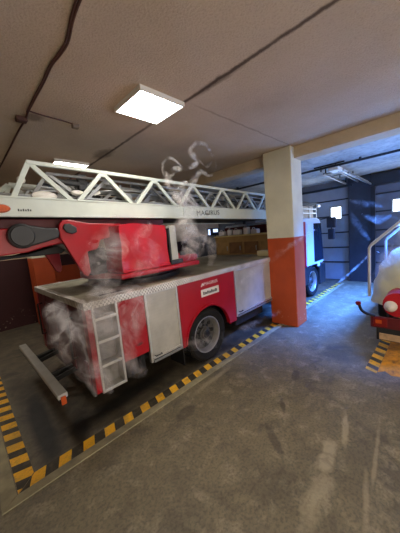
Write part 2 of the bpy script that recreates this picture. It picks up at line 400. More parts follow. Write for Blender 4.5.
# sectional doors
def sect_door(n, mat, y0, y1, win, lab, wins):
    d = None; bm = B(); z = 0.0; k = 0
    hs = [.66, .54, .54, .60, .56, .40]
    wy0, wy1, wz0, wz1 = win
    for h in hs:
        a, b = z+.006, z+h-.006
        if a < wz0 < b or a < wz1 < b or (wz0 < a and b < wz1):
            c0, c1 = max(a, wz0), min(b, wz1)
            box(bm, X1+.03, X1+.08, y0, wy0, a, b); box(bm, X1+.03, X1+.08, wy1, y1, a, b)
            if c0 > a: box(bm, X1+.03, X1+.08, wy0, wy1, a, c0)
            if c1 < b: box(bm, X1+.03, X1+.08, wy0, wy1, c1, b)
        else: box(bm, X1+.03, X1+.08, y0, y1, a, b)
        z += h
    d = obj('door_%d' % n, bm, mat, None, .004, label=lab, cat='door', kind='structure')
    bm = B(); zz = 0
    for h in hs[:-1]:
        zz += h
        if not (wz0-.02 < zz < wz1+.02): box(bm, X1+.012, X1+.03, y0, y1, zz-.022, zz+.022)
        else: box(bm, X1+.012, X1+.03, y0, wy0-.03, zz-.022, zz+.022); box(bm, X1+.012, X1+.03, wy1+.03, y1, zz-.022, zz+.022)
    obj('seam_strip', bm, 'pipe', d)
    w = None
    bm = B(); t = .03
    box(bm, X1+.01, X1+.09, wy0-t, wy1+t, wz0-t, wz0); box(bm, X1+.01, X1+.09, wy0-t, wy1+t, wz1, wz1+t)
    box(bm, X1+.01, X1+.09, wy0-t, wy0, wz0, wz1); box(bm, X1+.01, X1+.09, wy1, wy1+t, wz0, wz1)
    w = obj('window_%d' % n, bm, 'grey_paint', None, 0, label=wins, cat='window', kind='structure')
    bm = B(); box(bm, X1+.05, X1+.06, wy0, wy1, wz0, wz1); obj('pane', bm, 'day', w)
sect_door(1, 'door_a', 2.48, 6.3, (2.75, 3.08, 2.25, 2.65), 'pale grey sectional garage door ahead of the truck', 'small bright square window in the pale sectional door')
sect_door(2, 'door_b', -2.2, 1.82, (.93, 1.27, 2.29, 2.65), 'dark grey sectional garage door right of the dark pier', 'small bright square window in the dark grey door')

# ceiling lights ------------------------------------------------------------
def ceiling_light(x, y, label, w=.6, d=.56):
    t = thing('ceiling_light', (x, y, CZ-.05), label, 'ceiling light', 'square panel lights on the ceiling')
    bm = B(); e = .018
    box(bm, x-w/2, x+w/2, y-d/2, y-d/2+e, CZ-.05, CZ); box(bm, x-w/2, x+w/2, y+d/2-e, y+d/2, CZ-.05, CZ)
    box(bm, x-w/2, x-w/2+e, y-d/2+e, y+d/2-e, CZ-.05, CZ); box(bm, x+w/2-e, x+w/2, y-d/2+e, y+d/2-e, CZ-.05, CZ)
    obj('frame', bm, 'white_plate', t)
    bm = B(); box(bm, x-w/2+e, x+w/2-e, y-d/2+e, y+d/2-e, CZ-.045, CZ-.012); obj('diffuser', bm, 'panel_light', t)
ceiling_light(1.88, 2.50, 'large square lit ceiling panel nearer the camera, clear of the ladder')
ceiling_light(1.81, 5.10, 'further lit ceiling panel, just above the ladder top', .6, .44)
for k, (x, y) in enumerate(((1.88, -.15), (.15, 6.9), (1.88, -2.8))):
    ceiling_light(x, y, ['lit ceiling panel in the next bay to the right', 'added unseen ceiling panel lighting the far orange column', 'lit ceiling panel two bays to the right'][k])  # the one near the maroon wall is added to light the far column

# ceiling cables -------------------------------------------------------------
def ceil_pts(px, dz=.012): return [at(x, y, Z=CZ-dz) for x, y in px]
bm = B()
pa = ceil_pts([(88,-18),(80,0),(73,20),(68,42),(60,55),(52,65),(44,82),(36,97),(28,112)])
pb = ceil_pts([(80,-18),(76,0),(71,17),(66,40),(58,54),(50,65),(42,82),(34,97),(27,112)])
pc = ceil_pts([(28,112),(25,120),(18,132),(10,148),(0,167),(-14,190)])
tube(bm, smooth_path(pa), .010, 8); tube(bm, smooth_path(pb), .008, 8); tube(bm, smooth_path(pc), .011, 8)
obj('ceiling_cable', bm, 'brown_cable', None, smooth=True, label='long brown twin cable wandering across the ceiling', cat='cable')
bm = B(); tube(bm, smooth_path(ceil_pts([(29,111),(45,116),(60,120),(73,124)], .009)), .008, 8)
obj('branch_cable', bm, 'brown_cable', None, smooth=True, label='short brown branch cable ending at a small ceiling box', cat='cable')
def jbox(p, s, label, mat='box_grey'):
    t = thing('ceiling_box', (p.x, p.y, CZ-.05), label, 'junction box')
    bx('housing', (p.x-s, p.x+s, p.y-s*.8, p.y+s*.8, CZ-.05, CZ), mat, t, .006)
    bx('cover_plate', (p.x-s*.85, p.x+s*.85, p.y-s*.65, p.y+s*.65, CZ-.055, CZ-.05), mat, t, .002)
jbox(at(75, 124, Z=CZ), .04, 'small beige junction box at the end of the branch cable')
jbox(at(21, 117, Z=CZ), .055, 'dark junction box beside the long cable', 'brown_cable')

# floor markings ---------------------------------------------------------------
def slab(name, pts, z, mat, **kw):
    bm = B(); prism(bm, pts, 0.0005, z, 'xy'); return obj(name, bm, mat, **kw)
slab('hazard_line', [(.10,2.60),(9.4,2.60),(9.4,2.745),(.245,2.745)], .004, 'stripe_x', label='long yellow and black floor stripe beside the truck', cat='floor marking')
slab('hazard_line', [(.095,2.61),(.24,2.755),(.30,7.6),(.15,7.6)], .004, 'stripe_y', label='short yellow and black floor stripe behind the truck', cat='floor marking')
slab('hazard_line', [(3.86,.66),(9.0,.66),(9.0,.80),(3.92,.80)], .004, 'stripe_r', label='yellow and black floor stripe under the covered boat', cat='floor marking')
slab('yellow_floor_patch', [(3.9,.655),(3.98,.58),(3.9,.5),(3.93,.40),(3.85,.2),(3.9,-.2),(3.9,-1.3),(9,-1.3),(9,.655)], .003, 'yellow', label='solid yellow painted floor under the boat trailer', cat='floor marking')
bm = B()
prism(bm, [(-.03,2.50),(9.4,2.51),(9.4,2.598),(.09,2.598)], 0.0005, .012, 'xy'); prism(bm, [(-.03,2.505),(.085,2.60),(.14,7.6),(.04,7.6)], 0.0005, .012, 'xy')
struct('trim_4', bm, 'kerb', label='pale concrete border strip outside the hazard stripe', cat='border strip')

# ------------------------------------------------------------------ the fire truck
YN, YF, XR = 2.76, 4.98, .92            # near side, far side, rear
YC = (YN+YF)/2
T = thing('fire_truck', (4.5, YC, 0), 'red turntable ladder fire truck with a white ladder along its roof', 'fire truck')

# deck and its tread-plate edge
bx('deck', (XR+.02, 5.95, YN+.03, YF-.03, 1.40, 1.475), 'deck', T, .004)
bm = B()
box(bm, XR-.012, 5.95, YN-.012, YN+.06, 1.405, 1.487)
obj('deck_edge', bm, 'tread', T, .006, label='silver tread plate edge')
bm = B(); box(bm, XR-.012, XR+.06, YN+.06, YF+.012, 1.405, 1.487); obj('deck_edge', bm, 'tread', T, .006)
bm = B(); box(bm, XR+.06, 5.95, YF-.06, YF+.012, 1.405, 1.487); obj('deck_edge', bm, 'tread', T, .006)
bx('deck_recess', (1.20, 1.52, 2.99, 3.05, 1.474, 1.480), 'black', T, .002, label='dark grip slot in the deck')
bx('deck_hatch', (1.15, 1.62, 2.90, 3.28, 1.472, 1.478), 'alu', T, .003)

# body side, near ---------------------------------------------------------
bx('corner_post', (XR, .985, YN, YN+.12, .42, 1.405), 'red', T, .008)
bx('corner_post', (XR, .985, YF-.12, YF, .42, 1.405), 'red', T, .008)
# recessed access steps
bm = B(); box(bm, .985, 1.285, YN+.13, YN+.15, .43, 1.405); st = obj('access_steps', bm, 'step_grey', T, 0, label='pale grey recessed access steps')
for s in (0, 1):
    x = (.985, 1.262)[s]; bx('stile', (x, x+.028, YN-.004, YN+.13, .40, 1.405), 'alu', st, .003)
for z in (.40, .695, .985, 1.25): bx('rung', (1.013, 1.262, YN-.004, YN+.13, z, z+.034), 'alu', st, .004)
bx('side_panel', (1.292, 1.655, YN, YN+.05, .64, 1.405), 'red', T, .012)
# roller shutter 1 with frame
def shutter(x0, x1, z0, parent=T):
    s = bx('roller_shutter', (x0+.03, x1-.03, YN+.012, YN+.035, z0+.06, 1.40), 'shutter', parent, 0)
    bm = B()
    box(bm, x0, x0+.032, YN-.006, YN+.05, z0, 1.405); box(bm, x1-.032, x1, YN-.006, YN+.05, z0, 1.405)
    box(bm, x0+.032, x1-.032, YN-.002, YN+.05, 1.385, 1.405)
    obj('shutter_frame', bm, 'alu', s, .004)
    bm = B(); box(bm, x0+.032, x1-.032, YN-.008, YN+.04, z0+.035, z0+.065); obj('bottom_rail', bm, 'alu', s, .004)
    bm = B(); box(bm, x0+.04, x1+.0, YN-.012, YN+.05, z0-.012, z0+.022); obj('sill_rail', bm, 'steel', s, .004)
    bm = B(); box(bm, x0+.05, x1-.05, YN+.0, YN+.03, z0+.021, z0+.036); obj('rail_gap', bm, 'black', s)
    bm = B(); tube(bm, [(x0+.06, YN-.012, z0+.085), (x0+.06, YN-.035, z0+.085), (x0+.16, YN-.035, z0+.085), (x0+.16, YN-.012, z0+.085)], .008, 8)
    obj('handle', bm, 'dark_metal', s)
    return s
shutter(1.66, 2.215, .47)
shutter(3.57, 5.75, .53)
# red wheel-arch panel with round cut-out
wx, wz, wr = 2.80, .44, .60
poly = [(2.225, 1.405), (2.225, .45), (2.30, .45)] + [(2.32+.0, .50)] + [p for p in arc(wx+.02, .42, .52, 172, 8, 22)] + [(3.44, .47), (3.56, .47), (3.56, 1.405)]
bm = B(); prism(bm, poly, YN, YN+.05); arch = obj('wheel_arch_panel', bm, 'red', T, .006)
bm = B()
a_o = arc(wx+.02, .42, .535, 174, 6, 24)
for (xa, za), (xb, zb) in zip(a_o, a_o[1:]): bar(bm, (xa, YN-.006, za), (xb, YN-.006, zb), .03, .022)
obj('arch_lip', bm, 'red', arch, 0)
pl = bx('label_plate', (2.69, 3.12, YN-.006, YN+.002, 1.115, 1.235), 'white_plate', arch, .004, label='white plate with a line of grey print')
bm = B(); [box(bm, 2.735+i*.031, 2.757+i*.031, YN-.0085, YN-.006, 1.148, 1.198-(i%3)*.008) for i in range(11)]; obj('print', bm, 'ink', pl)
text('MAGIRUS', .074, (2.94, YN-.003, 1.315), (PI/2, 0, 0), 'white_ink', T, 'lettering', .001, 1.05)
bm = B(); prism(bm, [(2.695,1.285),(2.735,1.345),(2.755,1.32),(2.775,1.345),(2.765,1.285),(2.745,1.31),(2.72,1.285)], YN-.004, YN); obj('emblem', bm, 'white_ink', T)
# body core so that nothing shows through, dark inner wheel house
bm = B()
box(bm, XR+.04, 2.2, YN+.16, YF-.05, .48, 1.40); box(bm, 3.56, 5.9, YN+.06, YF-.05, .55, 1.40); box(bm, 2.2, 3.56, YN+.52, YF-.52, .55, 1.40); box(bm, 2.2, 3.56, YN+.05, YN+.52, 1.03, 1.40); box(bm, 2.2, 3.56, YF-.52, YF-.05, 1.03, 1.40)
obj('body_core', bm, 'dark_metal', T)
bm = B(); box(bm, XR+.1, 2.3, YF-.05, YF, .45, 1.405); box(bm, 3.5, 5.9, YF-.05, YF, .5, 1.405); obj('far_side_panel', bm, 'red', T, .01)
# rear face: panel and uprights in red darkened for its shade, lamps
rp = bx('rear_panel', (XR, XR+.05, YN+.12, YF-.12, .42, 1.405), 'dark_red', T, .006)
for y in (3.35, 3.98, 4.45): bx('upright', (XR-.02, XR+.004, y-.028, y+.028, .55, 1.40), 'dark_red', rp, .006)
bx('locker_door', (XR-.012, XR+.002, 3.40, 3.92, .62, 1.30), 'dark_red', rp, .01)
bx('locker_door', (XR-.012, XR+.002, 4.04, 4.42, .62, 1.30), 'dark_red', rp, .01)
bm = B(); tube(bm, [(XR-.01, 3.20, .75), (XR-.07, 3.20, .75), (XR-.07, 3.20, 1.25), (XR-.01, 3.20, 1.25)], .014, 8); obj('grab_rail', bm, 'dark_metal', rp, smooth=True)
bm = B(); tube(bm, [(XR-.01, 4.62, .75), (XR-.07, 4.62, .75), (XR-.07, 4.62, 1.25), (XR-.01, 4.62, 1.25)], .014, 8); obj('grab_rail', bm, 'dark_metal', rp, smooth=True)
for y in (2.93, 4.80): bx('tail_lamp', (XR-.02, XR, y-.05, y+.05, .50, .78), 'red_lens', rp, .008)
# chassis
bm = B()
for y in (3.45, 4.25): box(bm, 1.0, 8.0, y-.05, y+.05, .48, .68)
for x in (1.2, 2.0, 3.6, 5.0): box(bm, x, x+.08, 3.4, 4.3, .5, .62)
obj('chassis_rail', bm, 'black', T)
bx('under_locker', (1.34, 1.62, YN+.08, YN+.4, .38, .63), 'black', T, .015)
bm = B(); tube(bm, [(1.42, YN+.06, .42), (1.42, YN+.06, .60)], .03, 10); tube(bm, [(1.52, YN+.05, .45), (1.52, YN+.05, .6)], .022, 10); obj('coupling', bm, 'dark_metal', T, smooth=True)
bx('fuel_tank', (3.72, 4.72, YN+.15, YN+.6, .26, .56), 'black', T, .03)
bx('mud_flap', (2.26, 2.275, YN+.06, YN+.40, .14, .55), 'black', T, .003)
bm = B(); tube(bm, [(2.8, YN+.2, .44), (2.8, YF-.2, .44)], .07, 12); lathe(bm, (2.8, YC, .44), [(.05,-.2),(.2,-.12),(.22,0),(.2,.12),(.05,.2)], 'y', 16); obj('axle', bm, 'black', T, smooth=True)
bm = B(); tube(bm, [(7.40, YN+.2, .44), (7.40, YF-.2, .44)], .06, 12); obj('axle', bm, 'black', T, smooth=True)

# wheels
def wheel(x, y, side):                      # side -1: outer face towards -y
    s = side; R = .44; c = (x, y, R)
    bm = B()
    prof = [(.30, .0), (.335, -.02), (.40, -.035), (.43, -.015), (.44, .02), (.44, .23), (.42, .26), (.34, .27), (.30, .25)]
    lathe(bm, c, [(r, -s*h if s > 0 else h) for r, h in prof], 'y', 40, False)
    # tread blocks
    for k in range(40):
        a = 2*PI*k/40
        for h0, h1, o in ((.0, .075, 0), (.09, .16, .5), (.175, .25, 0)):
            a2 = a+o*2*PI/40; u = Vector((math.cos(a2), 0, math.sin(a2))); w = Vector((-math.sin(a2), 0, math.cos(a2)))
            p = Vector(c)+u*.4435; yy = (h0+h1)/2*(1 if s < 0 else -1)
            bar(bm, p+Vector((0, yy, 0))-w*.022, p+Vector((0, yy, 0))+w*.022, .012 if False else (h1-h0), .014)
    t = obj('wheel', bm, 'tyre', T, smooth=True)
    bm = B()
    sg = 1 if s < 0 else -1
    lathe(bm, c, [(r, sg*h) for r, h in ((.305,-.006),(.312,.0),(.305,.03),(.30,.12),(.255,.125),(.258,.075),(.272,.045),(.282,.008),(.29,-.004))], 'y', 40, False)
    rim = obj('rim', bm, 'rim', t, smooth=True)
    bm = B(); lathe(bm, c, [(r, sg*h) for r, h in ((.001,.15),(.262,.15),(.262,.088),(.2,.095),(.12,.10),(.12,.055),(.10,.05),(.085,.02),(.05,.012),(.001,.012))], 'y', 40)
    obj('wheel_disc', bm, 'disc_grey', t, smooth=True)
    for k in range(8):
        bm = B(); a = 2*PI*k/8; q = Vector(c)+Vector((math.cos(a)*.205, (.089 if s < 0 else -.089), math.sin(a)*.205))
        lathe(bm, q, [(.001,-.006),(.036,-.006),(.036,.006),(.001,.006)], 'y', 12)
        obj('rim_hole', bm, 'black', rim)
    for k in range(10):
        bm = B(); a = 2*PI*(k+.5)/10; q = Vector(c)+Vector((math.cos(a)*.145, (.088 if s < 0 else -.088), math.sin(a)*.145))
        lathe(bm, q, [(.001,-.018),(.013,-.018),(.013,.012),(.001,.012)], 'y', 6)
        obj('wheel_nut', bm, 'dark_metal', rim)
    bm = B(); q = Vector(c)+Vector((0, .015 if s < 0 else -.015, 0)); lathe(bm, q, [(.001,-.01),(.06,-.008),(.08,.01),(.085,.05)] if s < 0 else [(.001,.01),(.06,.008),(.08,-.01),(.085,-.05)], 'y', 20); obj('hub', bm, 'dark_metal', t, smooth=True)
for x in (2.80, 7.40): wheel(x+.03, YN+.075, -1); wheel(x+.03, YF-.075, 1)

# rear under-run bar on arms
rb = bx('rear_bumper', (.56, .66, 2.88, 5.02, .50, .555), 'grey_paint', T, .008, label='pale folding bumper bar')
bx('reflector', (.585, .635, 2.862, 2.88, .44, .53), 'orange_lens', rb, .004)
bx('bumper_underside', (.575, .645, 2.90, 5.0, .45, .50), 'black', rb, .004)
for y in (3.55, 4.35):
    bm = B(); bar(bm, (.62, y, .47), (1.05, y, .52), .07, .09); bar(bm, (.64, y-.05, .44), (1.05, y-.25, .60), .05, .05); obj('bumper_arm', bm, 'black', T, .004)

# ------------------------------------------------------------------ turntable, arm, console
bm = B(); lathe(bm, (2.25, 3.92, 0), [(.55,1.475),(.78,1.475),(.78,1.54),(.72,1.56),(.72,1.60),(.55,1.60)], 'z', 48); obj('slewing_ring', bm, 'black_plastic', T, smooth=True)
bm = B(); lathe(bm, (2.25, 3.92, 0), [(.5,1.60),(.86,1.60),(.88,1.615),(.88,1.675),(.86,1.69),(.5,1.69)], 'z', 48); tt = obj('turntable', bm, 'red', T, smooth=True)
bx('platform', (1.50, 2.92, 2.96, 3.50, 1.62, 1.69), 'red', tt, .02)
# elevation frame: red side plates with their pivot
side = [(.945,2.32),(.955,2.38),(1.0,2.425),(1.06,2.435),(1.30,2.385),(1.75,2.36),(1.75,2.2),(1.50,2.17),(1.43,2.16),(1.37,2.04),(1.24,2.02),(1.245,1.75),(1.20,1.70),(1.15,1.74),(1.0,2.10),(.95,2.22)]
for y in (3.28, 4.46):
    bm = B(); prism(bm, side, y, y+.06); ap = obj('pivot_plate', bm, 'red', tt, .012)
    if y < 4:
        bm = B(); prism(bm, [(.985,2.33),(1.0,2.375),(1.06,2.385),(1.14,2.335),(1.14,2.275),(1.08,2.255),(1.02,2.275)], y-.035, y+.004); obj('pivot_cap', bm, 'black_plastic', ap, .012)
bm = B()
prism(bm, [(.05,2.475),(2.6,2.42),(2.6,2.34),(1.9,2.22),(1.45,2.16),(.86,2.14),(.6,2.085),(.35,2.07),(.05,2.12)], 3.42, 3.50)
obj('lift_frame', bm, 'dark_red', tt, .01)
bm = B(); prism(bm, [(.05,2.36),(.5,2.36),(.6,2.2),(.95,2.235),(1.0,2.16),(.8,2.13),(.62,2.085),(.35,2.07),(.05,2.12)], 3.36, 3.42); obj('lift_arm', bm, 'red', tt, .014)
bm = B(); prism(bm, [(.05,2.475),(2.6,2.42),(2.6,2.34),(1.9,2.22),(1.45,2.16),(.6,2.085),(.05,2.12)], 4.3, 4.38); obj('lift_frame', bm, 'dark_red', tt, .01)
bm = B(); box(bm, .1, 2.5, 3.5, 4.3, 2.3, 2.40); obj('lift_crossbeam', bm, 'dark_red', tt, .01)
# dark drum cover, teardrop outline
tear = arc(.575, 2.265, .135, 60, 300, 20) + [(.80,2.185),(.93,2.22),(.95,2.29),(.93,2.335),(.80,2.345)]
bm = B(); prism(bm, tear, 3.26, 3.37); dc = obj('arm_cover', bm, 'black_plastic', tt, .018, label='dark teardrop shaped cover')
bm = B(); lathe(bm, (.575, 3.26, 2.265), [(.001,-.012),(.105,-.012),(.115,0)], 'y', 28); obj('cover_disc', bm, 'black_plastic', dc, smooth=True)
bm = B(); prism(bm, [(.05,2.13),(.35,2.06),(.62,2.06),(.95,2.13),(1.05,2.07),(1.0,2.03),(.62,2.03),(.3,2.02),(.05,2.03)], 3.5, 4.25); obj('underside_trough', bm, 'black', tt, .01)
bx('hydraulic_motor', (1.26, 1.50, 3.34, 3.60, 1.70, 2.05), 'black', tt, .02)
bm = B(); tube(bm, [(1.05, 3.9, 2.2), (1.6, 3.9, 1.8)], .07, 14); tube(bm, [(1.4, 3.9, 1.95), (2.3, 3.9, 1.7)], .05, 14); obj('lift_ram', bm, 'steel', tt, smooth=True)
bm = B(); lathe(bm, (1.37, 3.33, 1.85), [(.001,-.03),(.02,-.03),(.02,.02)], 'y', 10); obj('motor_bolt', bm, 'steel', tt)
# red tarpaulin over the operator's console
bm = B()
def cover_pt(u, v, w): return None
nx, nz = 14, 12
xa0, xa1, ya0, ya1, za0, za1 = 1.55, 2.31, 3.00, 3.46, 1.70, 2.315
bmesh.ops.create_cube(bm, size=1.0)
bmesh.ops.subdivide_edges(bm, edges=bm.edges[:], cuts=9, use_grid_fill=True)
rnd = random.Random(9)
for v in bm.verts:
    u, w, h = v.co.x+.5, v.co.y+.5, v.co.z+.5
    x = xa0+(xa1-xa0)*u; y = ya0+(ya1-ya0)*w; z = za0+(za1-za0)*h
    fl = (1-h)
    x += (u-.5)*(-.03*h)+.012*math.sin(9*h+7*w)*(1 if u > .9 else -1 if u < .1 else 0)
    y += (w-.5)*.02*fl + .014*math.sin(8*u+5*h)*(1 if w < .1 else 0) + .012*math.sin(17*u-9*h)*(1 if w < .1 else 0)*fl
    z += .012*math.sin(6*u+3*w)*(1 if h > .9 else 0) + (.02*(.5-abs(u-.5)) if h < .1 else 0) - .02*(abs(u-.5)**3*8)*(1 if h > .9 else 0) + .02*(1-u)*(1 if h > .9 else 0)
    v.co = (x, y, z)
cc = obj('console_cover', bm, 'console', tt, .012, smooth=True, label='crumpled bright red tarpaulin over the control console')
bx('hem', (1.54, 2.33, 2.985, 3.47, 1.695, 1.735), 'console', cc, .012)
cp = bx('control_post', (2.40, 2.53, 3.02, 3.12, 1.72, 2.29), 'grey_paint', tt, .02, label='grey upright control post')
bx('post_back', (2.375, 2.405, 3.03, 3.16, 1.70, 2.25), 'black_plastic', cp, .008)
bx('post_base', (2.36, 2.60, 3.0, 3.25, 1.69, 1.76), 'black_plastic', cp, .01)
bm = B(); prism(bm, [(2.4,1.66),(2.95,1.66),(3.04,1.72),(3.02,1.79),(2.84,1.80),(2.6,1.85),(2.4,1.85)], 3.10, 3.5); obj('step_housing', bm, 'red', tt, .025)
bx('seat_bracket', (2.62, 2.74, 3.08, 3.2, 1.80, 1.86), 'black_plastic', tt, .01)

# ------------------------------------------------------------------ ladder sections
SL = -.0235
def zl(x, z): return z + SL*(x-.5)
def lpt(x, y, z): return Vector((x, y, zl(x, z)))
L = bpy.data.objects.new('ladder', None); COL.objects.link(L); L.parent = T; WLOC[L] = Vector((4, 3.85, 2.6)); L.location = WLOC[L]-WLOC[T]; tag(L, 'white lattice ladder in nested sections')
def ladder_section(yn, yf, zb, band, zt, x0, x1, step, first, wd, mat='white', rungs=True, chord=.07, diag=.052, stub=True):
    """two lattice sides (solid lower band, zig-zag, top chord) and the rungs between them; all parts of section one level under the ladder"""
    bm = B()
    for y in (yn, yf):
        bar(bm, lpt(x0, y, zb+band/2), lpt(x1, y, zb+band/2), wd, band)
        bar(bm, lpt(first-.02, y, zt), lpt(x1, y, zt), wd*.9, chord*.62)
        x = first; up_ = True; a = lpt(first, y, zt)
        if stub:
            bar(bm, a, lpt(first-.20, y, zb+band*.9), wd*.7, diag)
        k = 0
        while x < x1-.3:
            b = lpt(x+step*.5, y, zb+band*.9); c = lpt(min(x+step, x1), y, zt)
            bar(bm, a, b, wd*.7, diag); bar(bm, b+Vector((.05,0,0)), c, wd*.7, diag)
            # gusset at the upper node
            bar(bm, c+Vector((-.06,0,-.03)), c+Vector((.06,0,-.03)), wd*.75, .06)
            a = c; x += step
        bar(bm, lpt(x0, y, zb+band), lpt(x1, y, zb+band), wd*1.35, .02)
        bar(bm, lpt(x0, y, zb+.01), lpt(x1, y, zb+.01), wd*1.35, .024)
    s = obj('ladder_section', bm, mat, L, .004)
    return s
s1 = ladder_section(3.30, 4.46, 2.475, .205, 3.07, .05, 5.95, .83, .75, .05)
s2 = ladder_section(3.40, 4.36, 2.56, .17, 3.00, .45, 8.3, .72, .95, .04, 'steel', chord=.05, diag=.04)
s3 = ladder_section(3.49, 4.27, 2.60, .10, 2.93, .6, 8.7, .66, 1.2, .035, 'steel', diag=.042)
s4 = ladder_section(3.57, 4.19, 2.62, .08, 2.86, .7, 9.1, .60, 1.35, .03, 'steel', diag=.03)
T2 = WLOC[T]
# far chord rear end: slanting end posts (both sides) and the cross frame
bm = B()
bar(bm, lpt(.72, 4.46, 3.06), lpt(.36, 4.46, 2.72), .035, .06)
obj('end_brace', bm, 'white', L, .004)
n = 0
for (yn, yf, z, xa, xb) in ((3.40, 4.36, 2.66, .8, 5.8), (3.49, 4.27, 2.74, .9, 6.2), (3.57, 4.19, 2.80, 1.0, 8.8)):
    x = xa
    while x < xb:
        bm = B(); tube(bm, [lpt(x, yn, z), lpt(x, yf, z)], .017, 8); obj('rung', bm, 'steel', L, smooth=True); x += .33
# hoses and ropes lying along the ladder
for k, (y, z, xa, xb, r, mt) in enumerate(((3.62, 2.78, .85, 6.0, .028, 'black'), (3.70, 2.90, 1.0, 6.0, .022, 'black'), (3.95, 2.86, .85, 6.5, .03, 'box_grey'), (4.10, 2.95, .8, 5.5, .02, 'grey_paint'), (3.53, 2.95, 1.2, 6.0, .016, 'black'), (3.45, 2.86, .85, 5.5, .014, 'steel'))):
    pts = [lpt(xa+(xb-xa)*i/14, y+.03*math.sin(i*1.7+k), z+.03*math.sin(i*1.1+k*2)) for i in range(15)]
    bm = B(); tube(bm, smooth_path(pts, 4), r, 8); obj('hose', bm, mt, L, smooth=True)
cl = random.Random(5)
for k in range(26):
    x = .7+k*.2; y = cl.uniform(3.46, 3.56); z = cl.uniform(2.76, 2.98); w = cl.uniform(.03, .12)
    bm = B()
    if k % 3: bar(bm, lpt(x, y, z), lpt(x+w*1.6, y, z+cl.uniform(-.04,.04)), .03, cl.uniform(.02,.05))
    else: lathe(bm, lpt(x, y, z), [(.01,-.02),(w*.4,-.02),(w*.45,0),(w*.4,.02),(.01,.02)], 'y', 14)
    obj(('clamp', 'bracket')[k % 3 == 0], bm, ('white_plate', 'steel', 'grey_paint', 'black_plastic')[k % 4], L, .004)
# dark tray between the sides, pulleys, the hanging bracket, cream work lamps
bm = B(); bar(bm, lpt(.1, 3.88, 2.50), lpt(5.94, 3.88, 2.50), 1.10, .02); obj('cable_tray', bm, 'dark_metal', L)
for x, y, z in ((1.95, 3.36, 2.78), (3.05, 3.36, 2.75), (4.3, 3.36, 2.76), (1.15, 3.5, 2.85)):
    bm = B(); lathe(bm, lpt(x, y, z), [(.02,-.025),(.06,-.025),(.045,0),(.06,.025),(.02,.025)], 'y', 18); obj('pulley', bm, 'steel', L, smooth=True)
bm = B(); box(bm, 1.30, 1.42, 3.42, 3.50, 2.82, 3.03); bar(bm, (.95, 3.46, 2.93), (1.40, 3.46, 2.90), .08, .06); obj('winch_bracket', bm, 'black_plastic', L, .02)
bm = B(); (.85, 1.2, 3.50, 4.2, 2.70, 2.84); bar(bm, (.85,3.5,2.88), (1.4,3.55,2.80), .06, .05); obj('winch_housing', bm, 'black_plastic', L, .02)
for x, z, r in ((.87, 2.735, .13), (1.24, 2.79, .08)):
    bm = B(); lathe(bm, (x, 3.345, z-.02), [(.001,-.03),(r*.7,-.03),(r,-.01),(r,.01),(r*.7,.03),(.001,.03)], 'y', 24)
    for v in bm.verts: v.co.z = (z-.02)+(v.co.z-(z-.02))*.42
    obj('work_lamp', bm, 'white_plate', L, smooth=True, label='cream oval lamp cover')
bm = B(); lathe(bm, (.445, 3.262, zl(.445, 2.555)), [(.001,-.018),(.036,-.016),(.044,.0),(.044,.015)], 'y', 20)
for v in bm.verts: v.co.x = .43+(v.co.x-.445)*1.9
obj('marker_lamp', bm, 'orange_lens', L, smooth=True, label='orange marker lamp')
# shallow sleeve where the sections overlap, and the lettering
bm = B(); bar(bm, lpt(2.94, 3.268, 2.565), lpt(5.95, 3.268, 2.565), .012, .16); obj('side_sleeve', bm, 'white', L, .003)
rot = (PI/2, -SL, 0)
text('MAGIRUS', .125, (3.57, 3.258, zl(3.57, 2.575)), (PI/2, -SL*-1, 0), 'ink', L, 'lettering', .001, 1.1, 1.15)
bm = B(); [box(bm, .575+i*.022, .588+i*.022, 3.272, 3.2755, 2.53, 2.555-(i%2)*.006) for i in range(6)]; obj('small_print', bm, 'ink', L)
# ladder cradle over the cab
bm = B()
for y in (3.5, 4.3): bar(bm, (6.25, y, 1.45), (6.25, y, 2.42), .06, .08)
bar(bm, (6.25, 3.4, 2.40), (6.25, 4.4, 2.40), .08, .06); obj('ladder_cradle', bm, 'dark_metal', T, .006)

# ------------------------------------------------------------------ cab (seen past the column)
cab_poly = [(6.10,.95),(6.95,.95),(8.05,.92),(8.17,.95),(8.17,1.20),(8.02,2.12),(7.9,2.26),(7.7,2.30),(6.20,2.30),(6.10,2.22)]
bm = B(); prism(bm, cab_poly, YN, YF); cab = obj('cab', bm, 'cab_white', T, .03, label='white crew cab front')
bx('cab_band', (6.12, 6.86, YN-.006, YN+.004, .96, 2.2), 'red', cab, .003)
bx('crew_door', (6.90, 7.36, YN-.012, YN+.004, .97, 2.20), 'cab_white', cab, .01)
bm = B(); prism(bm, [(6.95,1.45),(7.32,1.45),(7.32,2.12),(6.95,2.12)], YN-.018, YN+.002); obj('door_window', bm, 'cab_white', cab, .004)
bm = B(); prism(bm, [(7.42,1.02),(8.13,1.02),(8.12,1.22),(7.99,2.14),(7.42,2.14)], YN-.014, YN+.002); obj('side_window', bm, 'glass', cab, .006)
bm = B(); v = [bm.verts.new(c) for c in ((8.178,YN+.08,1.25),(8.178,YF-.08,1.25),(8.045,YF-.12,2.10),(8.045,YN+.12,2.10))]; bm.faces.new(v)
r = bmesh.ops.extrude_face_region(bm, geom=bm.faces[:]); bmesh.ops.translate(bm, vec=(.012,0,.002), verts=[g for g in r['geom'] if isinstance(g, bmesh.types.BMVert)])
obj('windscreen', bm, 'glass', cab)
bx('front_bumper', (7.80, 8.28, YN-.02, YF+.02, .28, .90), 'black_plastic', cab, .03)
bx('wheel_house', (6.12, 7.80, YN+.30, YF-.30, .45, .96), 'black_plastic', cab, .02)
for s_, e_ in ((YN, YN+.3), (YF-.3, YF)):
    bm = B(); prism(bm, [(6.6,.95),(6.6,.45)]+arc(7.40,.42,.53,176,4,16)+[(7.96,.45),(7.96,.95)], s_, e_); obj('wheel_arch', bm, 'black_plastic', cab, .01)
